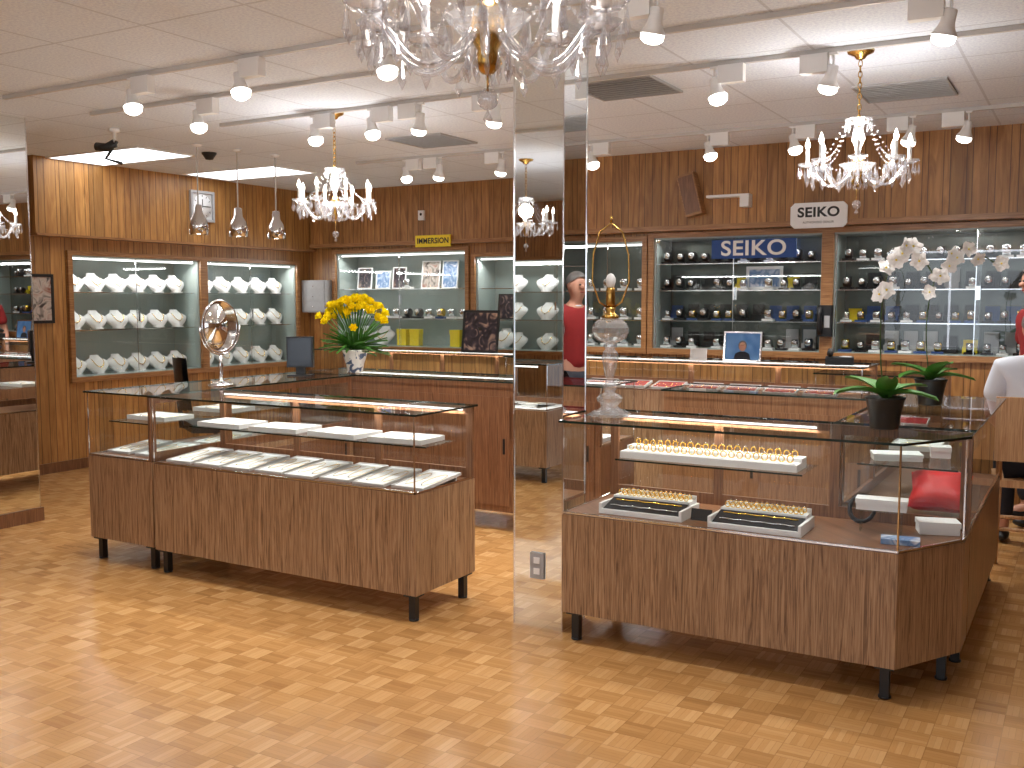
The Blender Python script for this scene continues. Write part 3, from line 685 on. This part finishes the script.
for i,y in enumerate([5.54,5.90,6.27]):
    if pend is None:
        pend=thing('pendant_lamp',[('canopy',MB().lathe([(.001,-.02),(.03,-.015),(.04,0)],M['white'],16)),('cord',MB().tube([(0,0,-.02),(0,0,-.46)],.006,M['tedge'],6)),('lamp_shade',MB().lathe([(.018,-.46),(.03,-.465),(.036,-.53),(.06,-.57),(.075,-.62),(.072,-.69),(.066,-.69),(.07,-.62),(.03,-.56)],M['chrome'],18)),('bulb',MB().sphere((0,0,-.65),.04,M['bulb'],10,8))],'small brushed metal pendant lamp on a thin cord','pendant lamp',loc=(-6.05,y,H-.0005),group='row of metal pendant lamps')
    else: dup(pend,(-6.05+.06*i,y,H-.0005))
a=MB().lathe([(.04,0),(.04,-.02),(.012,-.03),(.012,-.1)],M['white'],14)
b=MB().tube([(0,0,-.1),(-.05,-.03,-.13),(-.13,-.05,-.12)],.03,M['black'],12); b.tube([(.02,0,-.09),(-.1,0,-.2),(.04,.02,-.24)],.012,M['black'],8)
thing('security_camera',[('mount',a),('camera_body',b)],'black security camera on a white ceiling mount','camera',loc=(-6.0,4.75,H-.0005))
thing('smoke_detector',[('housing',MB().lathe([(.001,-.06),(.03,-.055),(.045,-.03),(.06,-.01),(.06,0)],M['black'],18))],'small dark dome sensor on the ceiling','sensor',loc=(-6.3,5.9,H-.0005))
RY=Matrix.Rotation(P/2,4,'Y')
ck=[('clock_case',MB().box(0,.03,-.15,.15,-.15,-.125,M['grey']).box(0,.03,-.15,.15,.125,.15,M['grey']).box(0,.03,-.15,-.125,-.125,.125,M['grey']).box(0,.03,.125,.15,-.125,.125,M['grey']).box(0,.012,-.125,.125,-.125,.125,M['tedge'])),
('dial',MB().lathe([(.118,.0125),(.118,.018),(.001,.018)],M['white'],28,T=RY))]
h=MB().box(.020,.022,-.004,.004,-.01,.07,M['black']).box(.023,.025,-.01,.09,-.004,.004,M['black'])
for k in range(12):
    T=Matrix.Rotation(2*P*k/12,4,'X'); h.box(.019,.021,-.003,.003,.095,.11,M['black'],T)
ck.append(('clock_hands',h))
thing('wall_clock',ck,'square silver-framed wall clock with round white dial','clock',loc=(XL+.102,7.05,2.42))
framed('framed_picture',.36,.42,M['pic1'],'small framed photograph hung on the panelled wall','picture',(XL+.002,5.28,1.30),P/2,M['black'],easel=False,wall=True)
def oct(w,h,c): return [(-w/2+c,0),(w/2-c,0),(w/2,c),(w/2,h-c),(w/2-c,h),(-w/2+c,h),(-w/2,h-c),(-w/2,c)]
sp=MB(); sp.prism(oct(.42,.19,.03),0,.012,M['white'],RX); sp2=MB(); sp2.prism([(x*.97,.095+(z-.095)*.95) for x,z in oct(.42,.19,.03)],.012,.016,M['white'],RX)
thing('wall_sign',[('sign_border',sp),('sign_face',sp2),('lettering',MB().text('SEIKO',.10,M['black'],Matrix.Translation((0,-.0168,.115))@RX,.0005,.003,1.12).text('AUTHORIZED DEALER',.022,M['black'],Matrix.Translation((0,-.0168,.042))@RX,.0005))],'white plaque with clipped corners reading SEIKO','sign',loc=(-1.81,YB-.152,2.04))
thing('wall_sign',[('sign_face',MB().box(-.22,.22,0,.012,0,.12,M['yellow'])),('lettering',MB().text('IMMERSION',.078,M['black'],Matrix.Translation((0,-.001,.06))@RX,.0005,.0022,.95))],'yellow sign reading IMMERSION above the cabinet','sign',loc=(-5.95,YB2-.1-.014,2.05))
TS=Matrix.Rotation(-.25,4,'Y')
thing('wall_speaker',[('speaker_box',MB().box(-.07,.07,-.10,0,0,.34,M['trimw'],TS)),('grille',MB().box(-.06,.06,-.104,-.101,.02,.32,M['redwood'],TS))],'tilted wooden speaker mounted on the panelling','speaker',loc=(-2.77,YB-.122,2.17))
thing('wall_bracket',[('arm',MB().box(-.17,.17,-.1,0,.08,.1,M['white'])),('plate',MB().box(.1,.17,-.1,0,0,.08,M['white']))],'white bracket on the panelling','bracket',loc=(-2.5,YB-.122,2.22))
thing('wall_sensor',[('housing',MB().box(-.035,.035,-.03,0,0,.1,M['white'])),('lens',MB().sphere((0,-.03,.06),(.015,.008,.015),M['black'],10,6))],'small white sensor on the panelled wall','sensor',loc=(-6.1,YB2-.082,2.33))
thing('wall_phone',[('phone_body',MB().prism([(-.05,-.05),(.05,-.05),(.055,0),(-.055,0)],0,.24,M['black'])),('handset',MB().tube([(-.03,-.07,.02),(-.03,-.085,.06),(-.03,-.085,.17),(-.03,-.07,.22)],.018,M['black'],8)),('keypad',MB().box(0,.04,-.054,-.050,.07,.16,M['grey']))],'black wall telephone mounted between the display cabinets','telephone',loc=(-1.765,YB-.036,1.22))
# ------------------------------------------------------------ swivel mirror
m=MB().tube([(.125*math.cos(2*P*i/32),0,.36+.155*math.sin(2*P*i/32)) for i in range(32)],.009,M['chrome'],8,True)
g=MB().lathe([(.12,-.004),(.12,.004)],M['mirror'],32,sx=1,sy=1.28,T=Matrix.Translation((0,0,.36))@Matrix.Rotation(P/2,4,'X'))
bs=MB().lathe([(.08,0),(.08,.008),(.03,.02),(.012,.03),(.01,.1),(.016,.12),(.01,.14),(.01,.185)],M['chrome'],20)
yk=MB().tube([(.145*math.cos(a),0,.36+.17*math.sin(a)) for a in [P+P*i/16 for i in range(17)]],.006,M['chrome'],8)
thing('vanity_mirror',[('base',bs),('yoke',yk),('mirror_rim',m),('mirror_glass',g)],'oval chrome swivel mirror standing on the glass counter','mirror',loc=(-4.58,4.34,TP+.0005),rot=1.45)
# ------------------------------------------------------------ table lamp
gl=M['cutglass']
parts=[('base',MB().lathe([(.09,0),(.094,.012),(.07,.024),(.05,.03),(.035,.045),(.055,.065),(.06,.08),(.045,.095),(.022,.105),(.03,.12),(.034,.135),(.022,.15),(.016,.16)],gl,12,smooth=False)),
('crystal_stem',MB().lathe([(.016,.16),(.02,.18),(.03,.22),(.038,.26),(.034,.285),(.02,.30),(.03,.31),(.03,.32),(.015,.33)],gl,12,smooth=False)),
('crystal_ball',MB().sphere((0,0,.385),(.085,.085,.06),gl,16,9,smooth=False)),
('brass_fittings',MB().lathe([(.02,.435),(.045,.442),(.03,.455),(.018,.465),(.026,.48),(.014,.49)],M['brass'],18)),
('socket',MB().lathe([(.016,.49),(.021,.50),(.021,.565),(.017,.575)],M['brass'],14)),
('bulb',MB().lathe([(.014,.575),(.016,.58),(.022,.60),(.022,.615),(.013,.632),(.001,.638)],M['tedge'],14)),
('harp',MB().tube([(.012*1,0,.485),(.05,0,.51),(.082,0,.60),(.078,0,.72),(.05,0,.82),(0,0,.86),(-.05,0,.82),(-.078,0,.72),(-.082,0,.60),(-.05,0,.51),(-.012,0,.485)],.0042,M['brass'],8).tube([(0,0,.86),(0,0,.89)],.006,M['brass'],8))]
thing('table_lamp',parts,'cut-crystal table lamp with bare bulb and no shade','table lamp',loc=(-1.86,4.07,TP+.0005),rot=.5)
# ------------------------------------------------------------ flowers
def petal(mb,T,L,W,cup,mat,curl=0):
    def fn(u,v):
        w=W*math.sin(min(1,.12+v)*P*.93)**.7*(u-.5); return (w,v*L,cup*(u-.5)**2*4*W*.5+curl*v*v)
    mb.grid(fn,4,5,mat,True,T)
def yflower():
    f=MB()
    for ring,(n,tilt,L) in enumerate([(4,1.35,.045),(5,1.0,.05),(6,.6,.05)]):
        for k in range(n):
            T=Matrix.Rotation(2*P*k/n+ring*.5,4,'Z')@Matrix.Rotation(tilt,4,'X'); petal(f,T,L,.042,.6,M['petaly'],.006)
    return f
pot=MB().lathe([(.05,0),(.055,.005),(.065,.06),(.085,.12),(.09,.15),(.095,.155),(.09,.165),(.08,.16),(.075,.12)],M['potw'],24)
fo=MB(); random.seed(3)
heads=[]
for i in range(48):
    a=random.uniform(0,2*P); r=random.uniform(.02,.26)**1; z=.46-.7*r*r/.2*.5+random.uniform(-.06,.04)+.03
    x,y=r*math.cos(a),r*math.sin(a); heads.append((x,y,z,a,r)); fo.tube([(x*.15,y*.15,.13),(x*.5,y*.5,.13+(z-.13)*.6),(x,y,z)],.003,M['leaf'],5)
for i in range(64):
    a=random.uniform(0,2*P); T=Matrix.Translation((.03*math.cos(a),.03*math.sin(a),.15+random.uniform(0,.04)))@Matrix.Rotation(a,4,'Z')@Matrix.Rotation(random.uniform(.0,.9),4,'X'); petal(fo,T,random.uniform(.18,.27),.035,.5,M['leaf'],-.05)
fl=thing('flower_arrangement',[('pot',pot),('foliage',fo)],'bunch of yellow silk flowers in a patterned white pot','flowers',loc=(-4.58,5.62,TP+.0005))
f0=None
for (x,y,z,a,r) in heads:
    if f0 is None: f0=yflower().obj('flower'); o=f0
    else: o=f0.copy(); C.objects.link(o)
    o.parent=fl; o.location=(x,y,z-.005); o.rotation_euler=(0,min(1.1,r*4.5),a) ; sc=random.uniform(.85,1.15); o.scale=(sc,sc,sc)
def orchid(loc,rot,label,stems,ps=1):
    pot=MB().lathe([(.05,0),(.055,.004),(.062,.06),(.075,.12),(.08,.125),(.076,.13),(.068,.12),(.001,.115)],M['black'],24)
    lf=MB()
    for k,(a,L) in enumerate([(0,.2),(1.1,.17),(2.3,.19),(3.4,.2),(4.6,.16),(5.4,.14)]):
        T=Matrix.Translation((0,0,.12))@Matrix.Rotation(a,4,'Z')@Matrix.Rotation(1.0 if k%2 else .7,4,'X'); petal(lf,T,L,.085,.5,M['leaf'],-.13)
    st=MB(); bl=[]
    for pts,n in stems:
        P4=[Vector(p) for p in pts]; path=[]
        for i in range(17):
            u=i/16; path.append(((1-u)**3)*P4[0]+3*u*(1-u)**2*P4[1]+3*u*u*(1-u)*P4[2]+u**3*P4[3])
        st.tube(path,.003,M['stem'],6)
        for j in range(n):
            u=1-j*.075; i=u*16; p=path[int(i)]; bl.append(p)
    o=thing('potted_orchid',[('pot',pot),('leaves',lf),('flower_stem',st)],label,'orchid',loc=loc,rot=rot)
    b0=None
    for j,p in enumerate(bl):
        if b0 is None:
            f=MB()
            for k in range(5):
                T=Matrix.Rotation(P/2,4,'X')@Matrix.Rotation(2*P*k/5,4,'Z'); petal(f,T,.045,.038 if k not in(1,4) else .055,.25,M['petalw'],.004)
            f.sphere((0,-.006,0),.005,M['yellow'],8,6); b0=f.obj('blossom'); b=b0
        else: b=b0.copy(); C.objects.link(b)
        b.parent=o; b.location=p+Vector((random.uniform(-.02,.02),-.012,(-.022 if j%2 else .015))); b.rotation_euler=(random.uniform(-.7,-.1),random.uniform(0,6),random.uniform(-.1,.7)); b.scale=(.88*ps,)*3
orchid((-.71,4.22,TP+.0005),0,'white orchid arching from a dark pot on the counter',[([(0,0,.1),(-.07,0,.5),(0,0,.95),(.17,.03,.60)],9)],.95)
orchid((-.68,5.3,TP+.0005),.3,'taller white orchid in a dark pot',[([(0,0,.1),(-.08,0,.5),(0,0,.92),(.30,0,.68)],8)],1.0)
# ------------------------------------------------------------ counter objects
def portrait(T):
    m=MB()
    T2=T@Matrix.Translation((0,-.0072,0))@RX
    m.prism([(-.06,.014),(.06,.014),(.05,.055),(.02,.07),(-.02,.07),(-.05,.055)],0,.0004,M['trous'],T2)
    m.prism([(.030*math.cos(2*P*i/16),.112+.036*math.sin(2*P*i/16)) for i in range(16)],.0005,.0008,M['hair'],T2)
    m.prism([(.024*math.cos(2*P*i/16),.104+.032*math.sin(2*P*i/16)) for i in range(16)],.0009,.0012,M['skin'],T2)
    return m
framed('framed_picture',.27,.21,M['picb'],'silver-framed portrait photograph in blue tones on the showcase','picture',(-2.1,6.8,1.0705),0,M['chrome'],extra=portrait)
framed('poster_stand',.42,.42,M['pic3'],'dark advertising poster standing on the counter','poster',(-5.2,8.3,TP+.0005),0,M['black'])
framed('price_card',.12,.09,M['white'],'small white card standing on the showcase','card',(-2.4,6.75,1.0705),0,M['white'])
thing('telephone',[('base',MB().prism([(-.09,-.1),(.09,-.1),(.09,.1),(-.09,.1)],0,.05,M['black'])),('handset',MB().tube([(-.06,-.09,.07),(-.06,-.06,.085),(-.06,.06,.085),(-.06,.09,.07)],.02,M['black'],8)),('keypad',MB().box(0,.075,-.06,.04,.05,.054,M['grey']))],'black desk telephone on the showcase','telephone',loc=(-1.45,6.85,1.0705),rot=.2)
mo=[('screen_housing',MB().box(-.09,.09,-.03,.02,.06,.27,M['black'])),('screen',MB().box(-.08,.08,-.034,-.031,.07,.26,M['screen'])),('stand',MB().box(-.03,.03,-.02,.02,.01,.06,M['black']).box(-.08,.08,-.06,.06,0,.01,M['black']))]
thing('computer_monitor',mo,'small black display screen standing on the glass counter','monitor',loc=(-4.68,5.16,TP+.0005),rot=.5)
cb=[('cabinet_body',MB().box(-.17,.17,-.12,0,0,.36,M['grey']))]
for k in range(3): cb.append(('drawer',MB().box(-.16,.16,-.128,-.121,.015+.115*k,.12+.115*k,M['grey']),[('knob',MB().sphere((0,-.133,.065+.115*k),.008,M['chrome'],8,6))]))
thing('drawer_cabinet',cb,'small grey wall-mounted drawer cabinet in the corner','cabinet',loc=(-7.575,YB2-.001,1.36),rot=0)
oc=[('seat',MB().prism([(-.22,-.2),(.22,-.2),(.24,.1),(.18,.22),(-.18,.22),(-.24,.1)],.44,.51,M['black'])),
('backrest',MB().grid(lambda u,v:((u-.5)*.42*(1-.15*v),.22+.03*math.cos((u-.5)*3)+.03*v,.62+.42*v),8,8,M['black']).grid(lambda u,v:((.5-u)*.42*(1-.15*v),.26+.03*math.cos((u-.5)*3)+.03*v,.62+.42*v),8,8,M['black']).tube([(0,.15,.46),(0,.27,.48),(0,.28,.7)],.02,M['black'],8)),
('gas_column',MB().lathe([(.03,.08),(.03,.25),(.018,.26),(.018,.44)],M['chrome'],14))]
fb=MB()
for k in range(5):
    a=2*P*k/5; fb.tube([(0,0,.09),(.27*math.cos(a),.27*math.sin(a),.06)],.018,M['black'],8); fb.sphere((.27*math.cos(a),.27*math.sin(a),.03),.03,M['black'],10,6)
oc.append(('star_base',fb))
thing('office_chair',oc,'black swivel office chair behind the counter','chair',loc=(-6.2,5.8,0),rot=2.6)
stl=[('seat',MB().box(-.21,.21,-.21,.21,.445,.485,M['tan']))]
for x in(-.18,.18):
    for y in(-.18,.18): stl.append(('leg',MB().tube([(x*1.05,y*1.05,0),(x,y,.445)],.018,M['tan'],8)))
for y in(-.182,.182): stl.append(('rung',MB().tube([(-.18,y,.2),(.18,y,.2)],.011,M['tan'],8)))
stl.append(('backrest',MB().tube([(-.18,.19,.485),(-.19,.25,.95)],.016,M['tan'],8).tube([(.18,.19,.485),(.19,.25,.95)],.016,M['tan'],8).box(-.21,.21,.225,.255,.60,.96,M['tan'])))
mx,my,mr=-.26,6.42,P+.1
thing('wooden_chair',stl,'tan wooden chair with a low backrest panel','chair',loc=(mx,my,0),rot=mr)
# ------------------------------------------------------------ people
def skinned(name,verts,edges,radii,mat,root=0,sub=2):
    me=bpy.data.meshes.new(name); me.from_pydata(verts,edges,[]); me.materials.append(mat)
    o=bpy.data.objects.new(name,me); C.objects.link(o)
    sk=o.modifiers.new('skin','SKIN'); sk.use_smooth_shade=True
    for i,r in enumerate(radii):
        d=me.skin_vertices[0].data[i]; d.radius=r if isinstance(r,tuple) else (r,r); d.use_root=(i==root)
    su=o.modifiers.new('sub','SUBSURF'); su.levels=sub; su.render_levels=sub
    return o
class SK:
    def __init__(self): self.v=[];self.e=[];self.r=[]
    def n(self,p,r,par=None):
        self.v.append(p); self.r.append(r); i=len(self.v)-1
        if par is not None: self.e.append((par,i))
        return i
def person(loc,rot,seated,vest,label):
    k=SK(); pz=.60 if seated else .88; d=pz-.80
    pel=k.n((0,0,pz),(.15,.11)); sp=k.n((0,.01,.98+d),(.145,.105),pel); ches=k.n((0,0,1.18+d),(.165,.11),sp); up=k.n((0,-.01,1.31+d),(.11,.08),ches)
    nk=k.n((0,-.03,1.40+d),.052,up); j1=k.n((0,-.055,1.46+d),(.058,.062),nk); hd=k.n((0,-.05,1.54+d),(.072,.09),j1); tp=k.n((0,-.045,1.60+d),(.068,.082),hd); k.n((0,-.045,1.64+d),(.04,.05),tp)
    nb=k.n((0,-.12,1.53+d),.02,hd); k.n((0,-.155,1.515+d),.012,nb)
    for sx in(-1,1):
        k.n((sx*.085,-.045,1.53+d),.014,hd)
        sh=k.n((sx*.17,0,1.30+d),.058,up)
        if seated:
            el=k.n((sx*.235,-.03,1.04+d),.042,sh); W=Vector((sx*.16,-.25,.93+d)); pmv=Vector((sx*.14,-.33,.90+d)); dirv=Vector((0,-1,-.2))
        else:
            el=k.n((sx*.25,.02,1.10),.042,sh); W=Vector((sx*.25,-.10,.88)); pmv=Vector((sx*.245,-.13,.81)); dirv=Vector((0,-.25,-1))
        wr=k.n(tuple(W),.027,el); pm=k.n(tuple(pmv),(.035,.018),wr)
        for fi,(dx,L) in enumerate([(-.027,.062),(-.009,.075),(.009,.07),(.026,.055)]):
            off=Vector((dx,0,0)) if seated else Vector((0,dx,0))
            b0=pmv+off+dirv*.042; a=k.n(tuple(b0),.009,pm); b=k.n(tuple(b0+dirv*L*.5),.0085,a); k.n(tuple(b0+dirv*L*.85+Vector((-sx*.006,0,-.01))),.008,b)
        t1=k.n(tuple(pmv+Vector((-sx*.035,-.01,-.01))),.01,pm); k.n(tuple(pmv+Vector((-sx*.045,-.01,-.01))+dirv*.035),.009,t1)
        if seated:
            hp=k.n((sx*.09,-.02,pz-.01),.085,pel); kn=k.n((sx*.13,-.42,pz-.04),.058,hp); an=k.n((sx*.13,-.38,.10),.038,kn); k.n((sx*.13,-.50,.05),.03,an)
        else:
            hp=k.n((sx*.09,0,.84),.085,pel); kn=k.n((sx*.11,-.01,.48),.058,hp); an=k.n((sx*.12,.01,.09),.038,kn); k.n((sx*.13,-.12,.045),.03,an)
    body=skinned('person',k.v,k.e,k.r,M['skin']); body.location=loc; body.rotation_euler=(0,0,rot)
    tag(body,label,'person')
    def cloth(name,q,mat): o=skinned(name,q.v,q.e,q.r,mat); o.parent=body
    q=SK(); a=q.n((0,0,pz),(.165,.125)); b=q.n((0,.01,.98+d),(.16,.12),a); c=q.n((0,0,1.18+d),(.18,.125),b); e0=q.n((0,-.01,1.32+d),(.12,.09),c); q.n((0,-.025,1.375+d),.066,e0)
    for sx in(-1,1):
        e=q.n((sx*.175,0,1.305+d),.075,e0); q.n((sx*.23,-.01,1.10+d),.064,e)
    cloth('shirt',q,M['vest'] if vest else M['shirt'])
    if vest:
        q=SK(); a=q.n((0,-.03,1.365+d),.070); q.n((0,-.035,1.395+d),.058,a); cloth('collar',q,M['shirt'])
    q=SK(); a=q.n((0,0,pz+.02),(.165,.125))
    for sx in(-1,1):
        if seated: h=q.n((sx*.09,-.02,pz),.10,a); kk=q.n((sx*.13,-.42,pz-.035),.075,h); q.n((sx*.13,-.385,.13),.058,kk)
        else: h=q.n((sx*.09,0,.84),.10,a); kk=q.n((sx*.11,-.01,.48),.075,h); q.n((sx*.12,.01,.12),.058,kk)
    cloth('trousers',q,M['trous'])
    def hf(u,v):
        sn=math.sin(u*2*P); back=max(0,sn); front=max(0,-sn)
        th=v*P*(.52+.14*back-.20*front); return (.088*math.sin(th)*math.cos(u*2*P),-.042+.104*math.sin(th)*sn,1.558+d+.100*math.cos(th)+.004*math.sin(u*40)*v)
    hair=MB().grid(hf,36,10,M['hair']).obj('hair'); hair.parent=body
    for sx in(-1,1):
        ey=MB().sphere((sx*.03,-.135,1.545+d),.009,M['black'],8,6).obj('eye'); ey.parent=body
        s2=MB().sphere((sx*.13,-.46 if seated else -.06,.04),(.045,.13,.04),M['black'],12,8).obj('shoe'); s2.parent=body
    mo=MB().tube([(-.022,-.125,1.485+d),(0,-.132,1.483+d),(.022,-.125,1.485+d)],.004,M['vest'],6).obj('mouth'); mo.parent=body
person((mx,my,0),mr,True,False,'person in a plain white shirt seated on a wooden chair')
person((-.29,7.46,0),-1.1,False,True,'grey-haired person in a red shirt with white collar standing')
# ------------------------------------------------------------ lighting
w=bpy.data.worlds.new('world'); bpy.context.scene.world=w; w.use_nodes=True
bg=w.node_tree.nodes['Background']; bg.inputs[0].default_value=(.85,.92,1,1); bg.inputs[1].default_value=2
for i,(a,b) in enumerate(WINS):
    light('daylight','AREA',((a+b)/2,YF+.05,1.4),190,(.86,.92,1),(math.radians(-90),0,0),shape='RECTANGLE',size=b-a,size_y=1.9)
sc=bpy.context.scene
sc.view_settings.view_transform='Standard'
sc.view_settings.exposure=0.08
